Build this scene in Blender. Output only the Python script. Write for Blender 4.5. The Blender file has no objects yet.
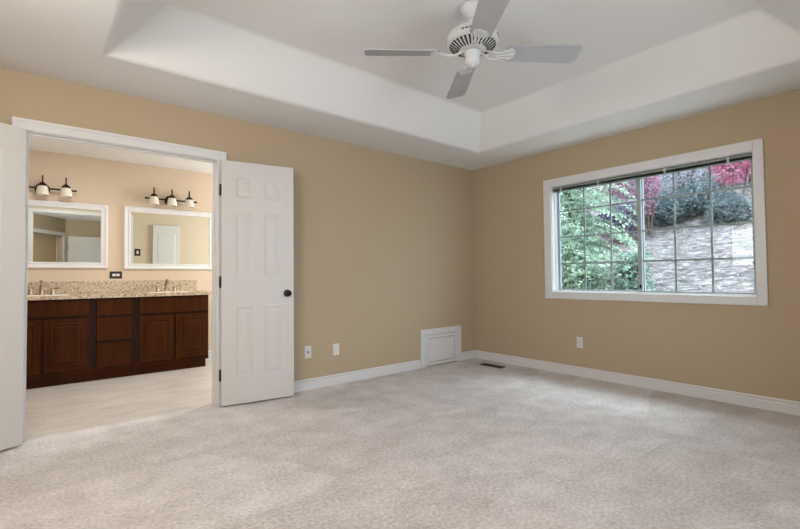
import bpy, bmesh, math, random
from mathutils import Vector, Matrix
random.seed(7)
S = bpy.context.scene
COL = S.collection
R = math.radians

# ------------------------------------------------------------------ camera
cam_data = bpy.data.cameras.new('camera')
cam = bpy.data.objects.new('camera', cam_data)
COL.objects.link(cam)
S.camera = cam
cam_data.sensor_width = 36.0
cam_data.lens = 439.62 / 800.0 * 36.0
cam_data.clip_start = 0.03
yaw, pitch, roll = 0.88014, 0.02697, -0.00959
cf = Vector((math.cos(yaw) * math.cos(pitch), math.sin(yaw) * math.cos(pitch), math.sin(pitch)))
cr0 = Vector((math.sin(yaw), -math.cos(yaw), 0))
cu0 = cr0.cross(cf)
cr = cr0 * math.cos(roll) + cu0 * math.sin(roll)
cu = cu0 * math.cos(roll) - cr0 * math.sin(roll)
M4 = Matrix.Identity(4)
for i in range(3):
    M4[i][0], M4[i][1], M4[i][2] = cr[i], cu[i], -cf[i]
M4.translation = (-4.3937, -3.7976, 1.0638)
cam.matrix_world = M4

# ------------------------------------------------------------------ world, sun, daylight, exposure
S.view_settings.view_transform = 'Standard'
S.view_settings.look = 'None'
S.view_settings.gamma = 1
S.view_settings.use_curve_mapping = False
S.view_settings.exposure = -0.11
W = bpy.data.worlds.new('sky')
S.world = W
W.use_nodes = True
bg = W.node_tree.nodes['Background']
bg.inputs[0].default_value = (0.72, 0.86, 1.0, 1)
bg.inputs[1].default_value = 7.2

def lamp(name, kind, energy, color, loc, direction, **kw):
    d = bpy.data.lights.new(name, kind)
    d.energy = energy
    d.color = color
    for k, v in kw.items():
        setattr(d, k, v)
    o = bpy.data.objects.new(name, d)
    COL.objects.link(o)
    o.location = loc
    o.rotation_euler = Vector(direction).to_track_quat('-Z', 'Y').to_euler()
    return o

lamp('sun', 'SUN', 3.3, (0.76, 0.89, 1.0), (6, 2, 9), (-0.50, 0.14, -0.90), angle=R(22))
# daylight through side and bathroom windows; the other lamps below are added fill
lamp('rear_fill_light', 'AREA', 10, (1.0, 0.97, 0.94), (-2.25, -4.14, 1.42), (0, 1, 0), shape='RECTANGLE', size=1.6, size_y=1.2)  # unseen fill from behind the camera, added in the rear opening
lamp('side_window_daylight', 'AREA', 9, (1.0, 0.985, 0.95), (-5.24, -2.01, 1.53), (1, 0, 0), shape='RECTANGLE', size=1.1, size_y=0.7)
lamp('bathroom_window_daylight', 'AREA', 80, (0.95, 0.985, 1.0), (-0.86, 1.25, 1.6), (-1, 0, 0), shape='RECTANGLE', size=1.2, size_y=1.3)
lamp('bathroom_fill_light', 'AREA', 18, (0.96, 0.98, 0.98), (-4.1, 1.0, 2.45), (0, 0, -1), shape='DISK', size=0.35)  # added to even out the bathroom light, no fixture
lamp('entry_fill_light', 'POINT', 60, (1.0, 0.98, 0.93), (-4.9, -2.25, 2.2), (0, 0, -1), shadow_soft_size=0.14)  # added point fill lifting the upper left wall and ceiling
lamp('hallway_fill_light', 'AREA', 24, (1.0, 0.93, 0.85), (-5.0, -4.7, 2.42), (0, 0, -1), shape='DISK', size=0.35)  # unseen fill added to brighten the hallway wall in the mirror

# ------------------------------------------------------------------ materials
def lin(r, g, b):
    def f(c):
        c /= 255.0
        return c / 12.92 if c <= 0.04045 else ((c + 0.055) / 1.055) ** 2.4
    return (f(r), f(g), f(b), 1)

MATS = {}
def mat(name, rgb, rough=0.5, metal=0.0, spec=0.5, bump=None, var=None):
    """bump=(scale,strength,distance)  var=(scale, rgb2, detail)"""
    m = bpy.data.materials.new(name)
    m.use_nodes = True
    nt = m.node_tree
    p = nt.nodes['Principled BSDF']
    p.inputs['Base Color'].default_value = lin(*rgb)
    p.inputs['Roughness'].default_value = rough
    p.inputs['Metallic'].default_value = metal
    p.inputs['Specular IOR Level'].default_value = spec
    tc = nt.nodes.new('ShaderNodeTexCoord')
    if var:
        n = nt.nodes.new('ShaderNodeTexNoise')
        n.inputs['Scale'].default_value = var[0]
        n.inputs['Detail'].default_value = var[2]
        nt.links.new(tc.outputs['Object'], n.inputs['Vector'])
        rp = nt.nodes.new('ShaderNodeValToRGB')
        rp.color_ramp.elements[0].position = 0.35
        rp.color_ramp.elements[1].position = 0.65
        rp.color_ramp.elements[0].color = lin(*rgb)
        rp.color_ramp.elements[1].color = lin(*var[1])
        nt.links.new(n.outputs['Fac'], rp.inputs['Fac'])
        nt.links.new(rp.outputs['Color'], p.inputs['Base Color'])
    if bump:
        n = nt.nodes.new('ShaderNodeTexNoise')
        n.inputs['Scale'].default_value = bump[0]
        n.inputs['Detail'].default_value = 3
        nt.links.new(tc.outputs['Object'], n.inputs['Vector'])
        b = nt.nodes.new('ShaderNodeBump')
        b.inputs['Strength'].default_value = bump[1]
        b.inputs['Distance'].default_value = bump[2]
        nt.links.new(n.outputs['Fac'], b.inputs['Height'])
        nt.links.new(b.outputs['Normal'], p.inputs['Normal'])
    MATS[name] = m
    return m

mat('wall_paint', (182, 163, 136), 0.75, spec=0.25, bump=(90, 0.12, 0.004))
mat('bath_paint', (207, 188, 165), 0.7, spec=0.25, bump=(90, 0.12, 0.004))
mat('ceiling_paint', (226, 224, 221), 0.85, spec=0.2, bump=(45, 0.2, 0.006))
mat('trim_white', (218, 216, 215), 0.4, spec=0.4)
mat('door_white', (207, 203, 198), 0.42, spec=0.4)
mat('vinyl_white', (226, 230, 230), 0.4, spec=0.4)
mat('muntin_grey', (150, 158, 160), 0.5, spec=0.3)
mat('sash_grey', (156, 164, 164), 0.45, spec=0.3)
mat('fan_white', (203, 202, 200), 0.4, spec=0.4)
mat('blade_grey', (172, 171, 172), 0.5, spec=0.3, var=(6, (167, 167, 169), 2))
mat('slot_dark', (40, 38, 36), 0.8)
mat('blind_sage', (132, 140, 134), 0.5, spec=0.3)
mat('clip_clear', (178, 184, 182), 0.3)
mat('bronze', (40, 28, 20), 0.38, 0.55)
mat('black_metal', (22, 20, 19), 0.4, 0.4)
mat('nickel', (164, 152, 134), 0.28, 1.0)
mat('plate_white', (222, 220, 216), 0.35)
mat('slot_grey', (142, 139, 135), 0.5)
mat('plate_bronze', (48, 36, 28), 0.4, 0.3)
mat('ceramic', (232, 228, 220), 0.15)
mat('register_brown', (62, 48, 36), 0.5, 0.3)
mat('shade_frost', (220, 213, 198), 0.5, spec=0.4)
mat('bounce_pale', (234, 231, 224), 0.9, spec=0.2, bump=(30, 0.2, 0.004))  # pale surface of the added bounce slab
mat('bark', (92, 78, 66), 0.9, var=(12, (70, 60, 52), 3))

def leaf_mat(name, a, b, scale=2.5):
    m = mat(name, a, 0.6, spec=0.25, var=(scale, b, 2))
    nt = m.node_tree
    p = nt.nodes['Principled BSDF']
    out = [n for n in nt.nodes if n.type == 'OUTPUT_MATERIAL'][0]
    rp = [n for n in nt.nodes if n.type == 'VALTORGB'][0]
    t = nt.nodes.new('ShaderNodeBsdfTranslucent')
    nt.links.new(rp.outputs['Color'], t.inputs['Color'])
    mx = nt.nodes.new('ShaderNodeMixShader')
    mx.inputs[0].default_value = 0.35
    nt.links.new(p.outputs[0], mx.inputs[1])
    nt.links.new(t.outputs[0], mx.inputs[2])
    nt.links.new(mx.outputs[0], out.inputs['Surface'])
    return m
leaf_mat('needles_pale', (86, 106, 90), (182, 202, 176), 3.5)
leaf_mat('needles_green', (80, 104, 95), (146, 170, 154), 3.5)
leaf_mat('maple_pink', (122, 92, 108), (190, 140, 162), 4)
leaf_mat('maple_red', (160, 84, 106), (212, 146, 168), 4)
leaf_mat('maple_purple', (72, 62, 84), (104, 92, 116), 4)
leaf_mat('bush_green', (78, 92, 94), (136, 148, 150), 4)
leaf_mat('bush_grey', (104, 106, 110), (188, 188, 192), 4)
leaf_mat('litter', (132, 126, 126), (184, 178, 174), 3)

def glass_mat():
    m = bpy.data.materials.new('window_glass')
    m.use_nodes = True
    nt = m.node_tree
    nt.nodes.clear()
    out = nt.nodes.new('ShaderNodeOutputMaterial')
    tr = nt.nodes.new('ShaderNodeBsdfTransparent')
    tr.inputs[0].default_value = (0.96, 0.985, 0.98, 1)
    gl = nt.nodes.new('ShaderNodeBsdfGlossy')
    gl.inputs['Roughness'].default_value = 0.02
    lw = nt.nodes.new('ShaderNodeLayerWeight')
    lw.inputs[0].default_value = 0.5
    pw = nt.nodes.new('ShaderNodeMath')
    pw.operation = 'POWER'
    pw.inputs[1].default_value = 5.0
    nt.links.new(lw.outputs['Facing'], pw.inputs[0])
    fr = nt.nodes.new('ShaderNodeMath')
    fr.operation = 'MULTIPLY_ADD'
    fr.inputs[1].default_value = 0.7
    fr.inputs[2].default_value = 0.022
    nt.links.new(pw.outputs[0], fr.inputs[0])
    mx = nt.nodes.new('ShaderNodeMixShader')
    nt.links.new(fr.outputs[0], mx.inputs[0])
    nt.links.new(tr.outputs[0], mx.inputs[1])
    nt.links.new(gl.outputs[0], mx.inputs[2])
    nt.links.new(mx.outputs[0], out.inputs['Surface'])
    MATS['glass'] = m
glass_mat()
mat('mirror_silver', (222, 229, 225), 0.01, 1.0)

def carpet_mat():
    m = bpy.data.materials.new('carpet')
    m.use_nodes = True
    nt = m.node_tree
    p = nt.nodes['Principled BSDF']
    p.inputs['Roughness'].default_value = 0.95
    p.inputs['Specular IOR Level'].default_value = 0.1
    p.inputs['Sheen Weight'].default_value = 0.15
    tc = nt.nodes.new('ShaderNodeTexCoord')
    mp = nt.nodes.new('ShaderNodeMapping')
    mp.inputs['Rotation'].default_value = (0, 0, R(35))
    mp.inputs['Scale'].default_value = (1.0, 2.6, 1)
    nt.links.new(tc.outputs['Object'], mp.inputs['Vector'])
    # vacuum strokes: patches of leaning pile
    wob = nt.nodes.new('ShaderNodeTexNoise')
    wob.inputs['Scale'].default_value = 2.2
    wob.inputs['Detail'].default_value = 2
    nt.links.new(mp.outputs[0], wob.inputs['Vector'])
    vo = nt.nodes.new('ShaderNodeTexVoronoi')
    vo.inputs['Scale'].default_value = 1.25
    mixv = nt.nodes.new('ShaderNodeMix')
    mixv.data_type = 'VECTOR'
    mixv.inputs['Factor'].default_value = 0.22
    nt.links.new(mp.outputs[0], mixv.inputs['A'])
    nt.links.new(wob.outputs['Color'], mixv.inputs['B'])
    nt.links.new(mixv.outputs['Result'], vo.inputs['Vector'])
    sp = nt.nodes.new('ShaderNodeSeparateColor')
    nt.links.new(vo.outputs['Color'], sp.inputs[0])
    fine = nt.nodes.new('ShaderNodeTexNoise')
    fine.inputs['Scale'].default_value = 55
    fine.inputs['Detail'].default_value = 4
    nt.links.new(tc.outputs['Object'], fine.inputs['Vector'])
    mid = nt.nodes.new('ShaderNodeTexNoise')
    mid.inputs['Scale'].default_value = 5.5
    mid.inputs['Detail'].default_value = 6
    nt.links.new(tc.outputs['Object'], mid.inputs['Vector'])
    def madd(a, k, c):
        n = nt.nodes.new('ShaderNodeMath')
        n.operation = 'MULTIPLY_ADD'
        nt.links.new(a, n.inputs[0])
        n.inputs[1].default_value = k
        if isinstance(c, float):
            n.inputs[2].default_value = c
        else:
            nt.links.new(c, n.inputs[2])
        return n.outputs[0]
    s = madd(sp.outputs[0], 0.20, -0.42)
    s = madd(mid.outputs['Fac'], 0.75, s)
    s = madd(fine.outputs['Fac'], 1.15, s)
    rp = nt.nodes.new('ShaderNodeValToRGB')
    rp.color_ramp.elements[0].position = 0.25
    rp.color_ramp.elements[1].position = 0.95
    rp.color_ramp.elements[0].color = lin(164, 154, 148)
    rp.color_ramp.elements[1].color = lin(217, 209, 206)
    nt.links.new(s, rp.inputs['Fac'])
    nt.links.new(rp.outputs['Color'], p.inputs['Base Color'])
    b = nt.nodes.new('ShaderNodeBump')
    b.inputs['Strength'].default_value = 0.55
    b.inputs['Distance'].default_value = 0.01
    nt.links.new(s, b.inputs['Height'])
    nt.links.new(b.outputs['Normal'], p.inputs['Normal'])
    MATS['carpet'] = m
carpet_mat()

def tile_mat():
    m = mat('travertine', (206, 194, 176), 0.35)
    nt = m.node_tree
    p = nt.nodes['Principled BSDF']
    tc = [n for n in nt.nodes if n.type == 'TEX_COORD'][0]
    br = nt.nodes.new('ShaderNodeTexBrick')
    br.inputs['Scale'].default_value = 1.0
    br.inputs['Brick Width'].default_value = 0.62
    br.inputs['Row Height'].default_value = 0.31
    br.inputs['Mortar Size'].default_value = 0.003
    br.inputs['Color1'].default_value = lin(203, 195, 186)
    br.inputs['Color2'].default_value = lin(198, 189, 179)
    br.inputs['Mortar'].default_value = lin(186, 178, 168)
    nt.links.new(tc.outputs['Object'], br.inputs['Vector'])
    mp = nt.nodes.new('ShaderNodeMapping')
    mp.inputs['Scale'].default_value = (1.5, 4, 1)
    nt.links.new(tc.outputs['Object'], mp.inputs['Vector'])
    n = nt.nodes.new('ShaderNodeTexNoise')
    n.inputs['Scale'].default_value = 2.5
    n.inputs['Detail'].default_value = 6
    nt.links.new(mp.outputs[0], n.inputs['Vector'])
    rp = nt.nodes.new('ShaderNodeValToRGB')
    rp.color_ramp.elements[0].color = (0.72, 0.70, 0.67, 1)
    rp.color_ramp.elements[1].color = (1, 1, 1, 1)
    rp.color_ramp.elements[0].position = 0.3
    rp.color_ramp.elements[1].position = 0.6
    nt.links.new(n.outputs['Fac'], rp.inputs['Fac'])
    mx = nt.nodes.new('ShaderNodeMix')
    mx.data_type = 'RGBA'
    mx.blend_type = 'MULTIPLY'
    mx.inputs['Factor'].default_value = 0.7
    nt.links.new(br.outputs['Color'], mx.inputs['A'])
    nt.links.new(rp.outputs['Color'], mx.inputs['B'])
    nt.links.new(mx.outputs['Result'], p.inputs['Base Color'])
tile_mat()

def granite_mat():
    m = mat('granite', (196, 178, 148), 0.25)
    nt = m.node_tree
    p = nt.nodes['Principled BSDF']
    tc = [n for n in nt.nodes if n.type == 'TEX_COORD'][0]
    n = nt.nodes.new('ShaderNodeTexNoise')
    n.inputs['Scale'].default_value = 42
    n.inputs['Detail'].default_value = 5
    n.inputs['Roughness'].default_value = 0.7
    nt.links.new(tc.outputs['Object'], n.inputs['Vector'])
    rp = nt.nodes.new('ShaderNodeValToRGB')
    e = rp.color_ramp.elements
    e[0].position, e[0].color = 0.36, lin(134, 110, 86)
    e[1].position, e[1].color = 0.68, lin(216, 204, 184)
    k = e.new(0.48)
    k.color = lin(184, 165, 138)
    k = e.new(0.55)
    k.color = lin(196, 180, 155)
    nt.links.new(n.outputs['Fac'], rp.inputs['Fac'])
    nt.links.new(rp.outputs['Color'], p.inputs['Base Color'])
granite_mat()

def wood_mat():
    m = mat('cherry_wood', (84, 46, 18), 0.5, spec=0.1)
    nt = m.node_tree
    p = nt.nodes['Principled BSDF']
    tc = [n for n in nt.nodes if n.type == 'TEX_COORD'][0]
    mp = nt.nodes.new('ShaderNodeMapping')
    mp.inputs['Scale'].default_value = (9, 9, 1.2)
    nt.links.new(tc.outputs['Object'], mp.inputs['Vector'])
    n = nt.nodes.new('ShaderNodeTexNoise')
    n.inputs['Scale'].default_value = 3
    n.inputs['Detail'].default_value = 5
    nt.links.new(mp.outputs[0], n.inputs['Vector'])
    rp = nt.nodes.new('ShaderNodeValToRGB')
    rp.color_ramp.elements[0].position = 0.3
    rp.color_ramp.elements[1].position = 0.7
    rp.color_ramp.elements[0].color = lin(48, 21, 2)
    rp.color_ramp.elements[1].color = lin(70, 33, 4)
    nt.links.new(n.outputs['Fac'], rp.inputs['Fac'])
    nt.links.new(rp.outputs['Color'], p.inputs['Base Color'])
wood_mat()
mat('cherry_dark', (38, 18, 6), 0.55, spec=0.2)

def hill_mat():
    m = mat('hillside_mulch', (190, 178, 184), 0.95, spec=0.1)
    nt = m.node_tree
    p = nt.nodes['Principled BSDF']
    tc = [n for n in nt.nodes if n.type == 'TEX_COORD'][0]
    mp = nt.nodes.new('ShaderNodeMapping')
    mp.inputs['Scale'].default_value = (1.5, 1.0, 1.5)
    nt.links.new(tc.outputs['Object'], mp.inputs['Vector'])
    n = nt.nodes.new('ShaderNodeTexNoise')
    n.inputs['Scale'].default_value = 5.5
    n.inputs['Detail'].default_value = 8
    n.inputs['Roughness'].default_value = 0.7
    nt.links.new(mp.outputs[0], n.inputs['Vector'])
    rp = nt.nodes.new('ShaderNodeValToRGB')
    e = rp.color_ramp.elements
    e[0].position, e[0].color = 0.36, lin(72, 68, 68)
    e[1].position, e[1].color = 0.66, lin(160, 152, 150)
    k = e.new(0.5)
    k.color = lin(108, 101, 99)
    nt.links.new(n.outputs['Fac'], rp.inputs['Fac'])
    nt.links.new(rp.outputs['Color'], p.inputs['Base Color'])
    b = nt.nodes.new('ShaderNodeBump')
    b.inputs['Strength'].default_value = 0.8
    b.inputs['Distance'].default_value = 0.06
    nt.links.new(n.outputs['Fac'], b.inputs['Height'])
    nt.links.new(b.outputs['Normal'], p.inputs['Normal'])
hill_mat()

# ------------------------------------------------------------------ mesh builder
class MB:
    def __init__(self):
        self.v, self.f, self.sm = [], [], []
    def add(self, vs, fs, smooth=False):
        o = len(self.v)
        self.v += [tuple(p) for p in vs]
        self.f += [tuple(i + o for i in q) for q in fs]
        self.sm += [smooth] * len(fs)
        return self
    def box(self, x0, x1, y0, y1, z0, z1, mx=None):
        vs = [Vector((x, y, z)) for z in (z0, z1) for y in (y0, y1) for x in (x0, x1)]
        if mx:
            vs = [mx @ p for p in vs]
        return self.add(vs, [(0, 2, 3, 1), (4, 5, 7, 6), (0, 1, 5, 4), (2, 6, 7, 3), (0, 4, 6, 2), (1, 3, 7, 5)])
    def frustum(self, a, b):
        """two 4-corner rings (lists of points, same order), closed at both ends"""
        return self.add(list(a) + list(b), [(3, 2, 1, 0), (4, 5, 6, 7)] + [(i, (i + 1) % 4, (i + 1) % 4 + 4, i + 4) for i in range(4)])
    def ring(self, rings, close=True, caps=True, smooth=True):
        n = len(rings[0])
        vs = [p for r in rings for p in r]
        fs = []
        for k in range(len(rings) - 1):
            for i in range(n):
                j = (i + 1) % n
                fs.append((k * n + i, k * n + j, (k + 1) * n + j, (k + 1) * n + i))
        self.add(vs, fs, smooth)
        if caps:
            self.add(rings[0], [tuple(reversed(range(n)))])
            self.add(rings[-1], [tuple(range(n))])
        return self
    def lathe(self, prof, c=(0, 0, 0), n=24, mx=None, caps=True):
        c = Vector(c)
        rs = []
        for r, z in prof:
            ring = [Vector((r * math.cos(2 * math.pi * i / n), r * math.sin(2 * math.pi * i / n), z)) for i in range(n)]
            if mx:
                ring = [mx @ p for p in ring]
            rs.append([p + c for p in ring])
        return self.ring(rs, caps=caps)
    def tube(self, pts, rad, n=8):
        pts = [Vector(p) for p in pts]
        rads = rad if isinstance(rad, (list, tuple)) else [rad] * len(pts)
        rs = []
        up = None
        for i, p in enumerate(pts):
            d = (pts[min(i + 1, len(pts) - 1)] - pts[max(i - 1, 0)]).normalized()
            if up is None:
                up = Vector((0, 0, 1)) if abs(d.z) < 0.9 else Vector((1, 0, 0))
            s = d.cross(up).normalized()
            up = s.cross(d).normalized()
            rs.append([p + (s * math.cos(2 * math.pi * k / n) + up * math.sin(2 * math.pi * k / n)) * rads[i] for k in range(n)])
        return self.ring(rs)
    def build(self, name, m, parent=None, bevel=0, seg=2, fix=True):
        me = bpy.data.meshes.new(name)
        me.from_pydata(self.v, [], self.f)
        me.polygons.foreach_set('use_smooth', self.sm)
        if fix:
            bm = bmesh.new()
            bm.from_mesh(me)
            bmesh.ops.recalc_face_normals(bm, faces=bm.faces)
            bm.to_mesh(me)
            bm.free()
        me.materials.append(MATS[m] if isinstance(m, str) else m)
        o = bpy.data.objects.new(name, me)
        COL.objects.link(o)
        if parent:
            o.parent = parent
        if bevel:
            b = o.modifiers.new('bevel', 'BEVEL')
            b.width = bevel
            b.segments = seg
            b.limit_method = 'ANGLE'
            b.angle_limit = R(40)
        return o

def tag(o, label=None, cat=None, group=None, kind=None):
    if label: o['label'] = label
    if cat: o['category'] = cat
    if group: o['group'] = group
    if kind: o['kind'] = kind
    return o

def empty(name, loc=(0, 0, 0), rz=0.0):
    o = bpy.data.objects.new(name, None)
    o.empty_display_size = 0.1
    COL.objects.link(o)
    o.location = loc
    o.rotation_euler = (0, 0, rz)
    return o

def kids(o):
    return [c for c in bpy.data.objects if c.parent == o]

def copy_tree(o, parent=None):
    c = o.copy()
    COL.objects.link(c)
    if parent:
        c.parent = parent
    for ch in kids(o):
        copy_tree(ch, c)
    return c

def struct(o):
    o['kind'] = 'structure'
    return o

# ------------------------------------------------------------------ sizes (metres): corner of the two seen walls is the origin
H, HT = 2.44, 2.74
BH = 2.466                      # bathroom ceiling
DX0, DX1, DZ = -4.452, -3.240, 2.052   # double doorway
WT = 0.12
VY = 2.33                       # vanity wall
LX, RY = -5.20, -4.10           # side wall, rear wall
DI = Vector((-0.577, 0.816, 0)); DI.normalize()    # direction of the diagonal entry wall
DN = Vector((DI.y, -DI.x, 0))                       # its room-side normal
D0 = Vector((-3.90, RY, 0))
DLEN = 1.15                     # the diagonal wall only holds the entry doorway
D1 = D0 + DI * DLEN

# ------------------------------------------------------------------ shell
def floor_mesh():
    mb = MB()
    mb.box(-6.6, 0.0, -5.8, 0.06, -0.12, 0.0)
    return struct(mb.build('floor', 'carpet'))
floor_mesh()
struct(MB().box(-5.2, -0.8, 0.06, VY, -0.12, 0.0).build('floor_bathroom', 'travertine'))

# wall with the double doorway (left in the photograph)
mb = MB()
mb.box(-5.32, DX0 - 0.02, 0, WT, 0, H)
mb.box(DX1 + 0.02, 0, 0, WT, 0, H)
mb.box(DX0 - 0.02, DX1 + 0.02, 0, WT, DZ + 0.02, H)
struct(mb.build('wall_left', 'wall_paint'))

# window wall
WY0, WY1, WZ0, WZ1 = -2.914, -1.126, 0.878, 2.038
mb = MB()
mb.box(0, 0.15, -4.25, WY0, 0, H)
mb.box(0, 0.15, WY1, 0.12, 0, H)
mb.box(0, 0.15, WY0, WY1, 0, WZ0)
mb.box(0, 0.15, WY0, WY1, WZ1, H)
struct(mb.build('wall_right', 'wall_paint'))

# rear wall with an added, unseen window opening for fill light
mb = MB()
mb.box(D0.x, -3.05, RY - 0.15, RY, 0, H)
mb.box(-1.45, 0, RY - 0.15, RY, 0, H)
mb.box(-3.05, -1.45, RY - 0.15, RY, 0, 0.8)
mb.box(-3.05, -1.45, RY - 0.15, RY, 2.04, H)
struct(mb.build('wall_rear', 'wall_paint'))

# side wall behind the opened left door leaf, with its window, and the short return to the entry
ys = D1.y
mb = MB()
mb.box(LX - 0.12, LX, -1.44, 0, 0, H)
mb.box(LX - 0.12, LX, ys, -2.58, 0, H)
mb.box(LX - 0.12, LX, -2.58, -1.44, 0, 1.15)
mb.box(LX - 0.12, LX, -2.58, -1.44, 1.90, H)
struct(mb.build('wall_side', 'wall_paint'))
struct(MB().box(-6.52, D1.x + 0.02, ys - 0.12, ys, 0, H).build('wall_return', 'wall_paint'))

# diagonal entry wall: local x along DI, local y = room normal
dmx = Matrix(((DI.x, DN.x, 0, D0.x), (DI.y, DN.y, 0, D0.y), (0, 0, 1, 0), (0, 0, 0, 1)))
EA, EB, EZ = 0.085, 0.99, 2.05
mb = MB()
mb.box(0, EA, -0.12, 0, 0, H, dmx)
mb.box(EB, DLEN, -0.12, 0, 0, H, dmx)
mb.box(EA, EB, -0.12, 0, EZ, H, dmx)
struct(mb.build('wall_entry', 'wall_paint'))
mb = MB()
for y0, y1 in ((0, 0.018), (-0.138, -0.12)):
    mb.box(EA - 0.075, EA, y0, y1, 0, EZ + 0.075, dmx)
    mb.box(EB, EB + 0.075, y0, y1, 0, EZ + 0.075, dmx)
    mb.box(EA, EB, y0, y1, EZ, EZ + 0.075, dmx)
struct(mb.build('trim_2', 'trim_white'))
# hallway behind
mb = MB()
mb.box(-6.52, -6.4, -5.72, ys - 0.12, 0, H)
mb.box(-6.4, -3.78, -5.72, -5.6, 0, H)
mb.box(-3.9, -3.78, -5.6, RY - 0.15, 0, H)
struct(mb.build('wall_hallway', 'wall_paint'))

# bathroom walls
struct(MB().box(-5.2, -0.8, VY, VY + 0.12, 0, BH).build('wall_vanity', 'bath_paint'))
struct(MB().box(-5.2, -5.08, WT, VY, 0, BH).build('wall_bathroom_end', 'bath_paint'))
mb = MB()
mb.box(-0.92, -0.8, WT, 0.64, 0, BH)
mb.box(-0.92, -0.8, 1.86, VY, 0, BH)
mb.box(-0.92, -0.8, 0.64, 1.86, 0, 0.94)
mb.box(-0.92, -0.8, 0.64, 1.86, 2.26, BH)
struct(mb.build('wall_bathroom_window', 'bath_paint'))
# painted skin of the bathroom side of the doorway wall
mb = MB()
mb.box(-5.08, DX0 - 0.02, WT, WT + 0.004, 0, BH)
mb.box(DX1 + 0.02, -0.92, WT, WT + 0.004, 0, BH)
mb.box(DX0 - 0.02, DX1 + 0.02, WT, WT + 0.004, DZ + 0.02, BH)
struct(mb.build('wall_bathroom_inner', 'bath_paint'))
struct(MB().box(-5.2, -0.8, WT, VY + 0.12, BH, BH + 0.1).build('ceiling_bathroom', 'ceiling_paint'))

# bedroom ceiling with the raised tray
def ceiling():
    bm = bmesh.new()
    def rect(x0, x1, y0, y1, z):
        return [bm.verts.new(p) for p in ((x0, y0, z), (x1, y0, z), (x1, y1, z), (x0, y1, z))]
    o = rect(-6.6, 0.15, -5.8, 0.12, H)
    a = rect(-4.08, -0.592, -3.43, -0.602, H)
    b = rect(-3.785, -0.882, -3.145, -0.885, HT)
    for i in range(4):
        j = (i + 1) % 4
        bm.faces.new((o[i], o[j], a[j], a[i]))
        bm.faces.new((a[i], a[j], b[j], b[i]))
    bm.faces.new(b)
    edges = [e for e in bm.edges if all(v in a or v in b for v in e.verts)]
    bmesh.ops.bevel(bm, geom=edges, offset=0.022, segments=4, profile=0.5, affect='EDGES')
    bmesh.ops.recalc_face_normals(bm, faces=bm.faces)
    up = sum((f.normal.z * f.calc_area() for f in bm.faces))
    if up > 0:
        bmesh.ops.reverse_faces(bm, faces=bm.faces)
    me = bpy.data.meshes.new('ceiling')
    bm.to_mesh(me)
    bm.free()
    me.materials.append(MATS['ceiling_paint'])
    ob = bpy.data.objects.new('ceiling', me)
    COL.objects.link(ob)
    s = ob.modifiers.new('thick', 'SOLIDIFY')
    s.thickness = 0.1
    s.offset = -1
    for p in me.polygons:
        p.use_smooth = False
    return struct(ob)
ceiling()

# baseboards: flat board with a stepped, rounded cap
def baseboard(name, runs):
    """runs: (p, q, normal) segments on the wall line"""
    mb = MB()
    prof = [(0, 0), (0.014, 0), (0.014, 0.064), (0.0125, 0.068), (0.005, 0.0695), (0.005, 0.079), (0.0115, 0.083), (0.012, 0.09), (0.007, 0.097), (0.003, 0.1), (0, 0.1)]
    for p, q, n in runs:
        p, q, n = Vector(p), Vector(q), Vector(n)
        n.normalize()
        ra = [p + n * a + Vector((0, 0, b)) for a, b in prof]
        rb = [q + n * a + Vector((0, 0, b)) for a, b in prof]
        mb.ring([ra, rb], smooth=False)
    return struct(mb.build(name, 'trim_white'))
baseboard('baseboard_left', [((-3.165, 0, 0), (-0.966, 0, 0), (0, -1, 0)), ((-0.284, 0, 0), (0, 0, 0), (0, -1, 0)), ((-5.2, 0, 0), (-4.52, 0, 0), (0, -1, 0))])
baseboard('baseboard_right', [((0, 0, 0), (0, RY, 0), (-1, 0, 0))])
baseboard('baseboard_rear', [((-3.89, RY, 0), (0, RY, 0), (0, 1, 0))])
baseboard('baseboard_entry', [(D0 + DI * (EB + 0.075), D1, DN), ((LX, ys, 0), (D1.x, ys, 0), (0, 1, 0)), ((LX, ys, 0), (LX, 0, 0), (1, 0, 0))])
baseboard('baseboard_bathroom', [((-2.75, VY, 0), (-0.92, VY, 0), (0, -1, 0)), ((-3.15, WT + 0.004, 0), (-2.92, WT + 0.004, 0), (0, 1, 0)), ((-2.48, WT + 0.004, 0), (-0.92, WT + 0.004, 0), (0, 1, 0))])

# ------------------------------------------------------------------ double doorway trim and leaves
mb = MB()
cw = 0.076
for (y0, y1, cw) in ((WT + 0.004, WT + 0.02, 0.055), (-0.016, 0.0, 0.076)):
    mb.box(DX0 - cw, DX0 - 0.004, y0, y1, 0, DZ + cw)
    mb.box(DX1 + 0.004, DX1 + cw, y0, y1, 0, DZ + cw)
    mb.box(DX0 - 0.004, DX1 + 0.004, y0, y1, DZ + 0.004, DZ + cw)
# raised outer band of the moulding
for a, b, c, d in ((DX0 - cw, DX0 - cw + 0.022, 0, DZ + cw), (DX1 + cw - 0.022, DX1 + cw, 0, DZ + cw), (DX0 - cw + 0.022, DX1 + cw - 0.022, DZ + cw - 0.022, DZ + cw)):
    mb.box(a, b, -0.021, -0.016, c, d)
casing = struct(mb.build('trim_1', 'trim_white', bevel=0.003))
mb = MB()
mb.box(DX0 - 0.02, DX0, 0, WT + 0.004, 0, DZ)
mb.box(DX1, DX1 + 0.02, 0, WT + 0.004, 0, DZ)
mb.box(DX0 - 0.02, DX1 + 0.02, 0, WT + 0.004, DZ, DZ + 0.02)
mb.box(DX0, DX0 + 0.011, 0.045, 0.08, 0, DZ)
mb.box(DX1 - 0.011, DX1, 0.045, 0.08, 0, DZ)
mb.box(DX0 + 0.011, DX1 - 0.011, 0.045, 0.08, DZ - 0.011, DZ)
mb.build('door_jamb', 'trim_white', casing)

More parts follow.
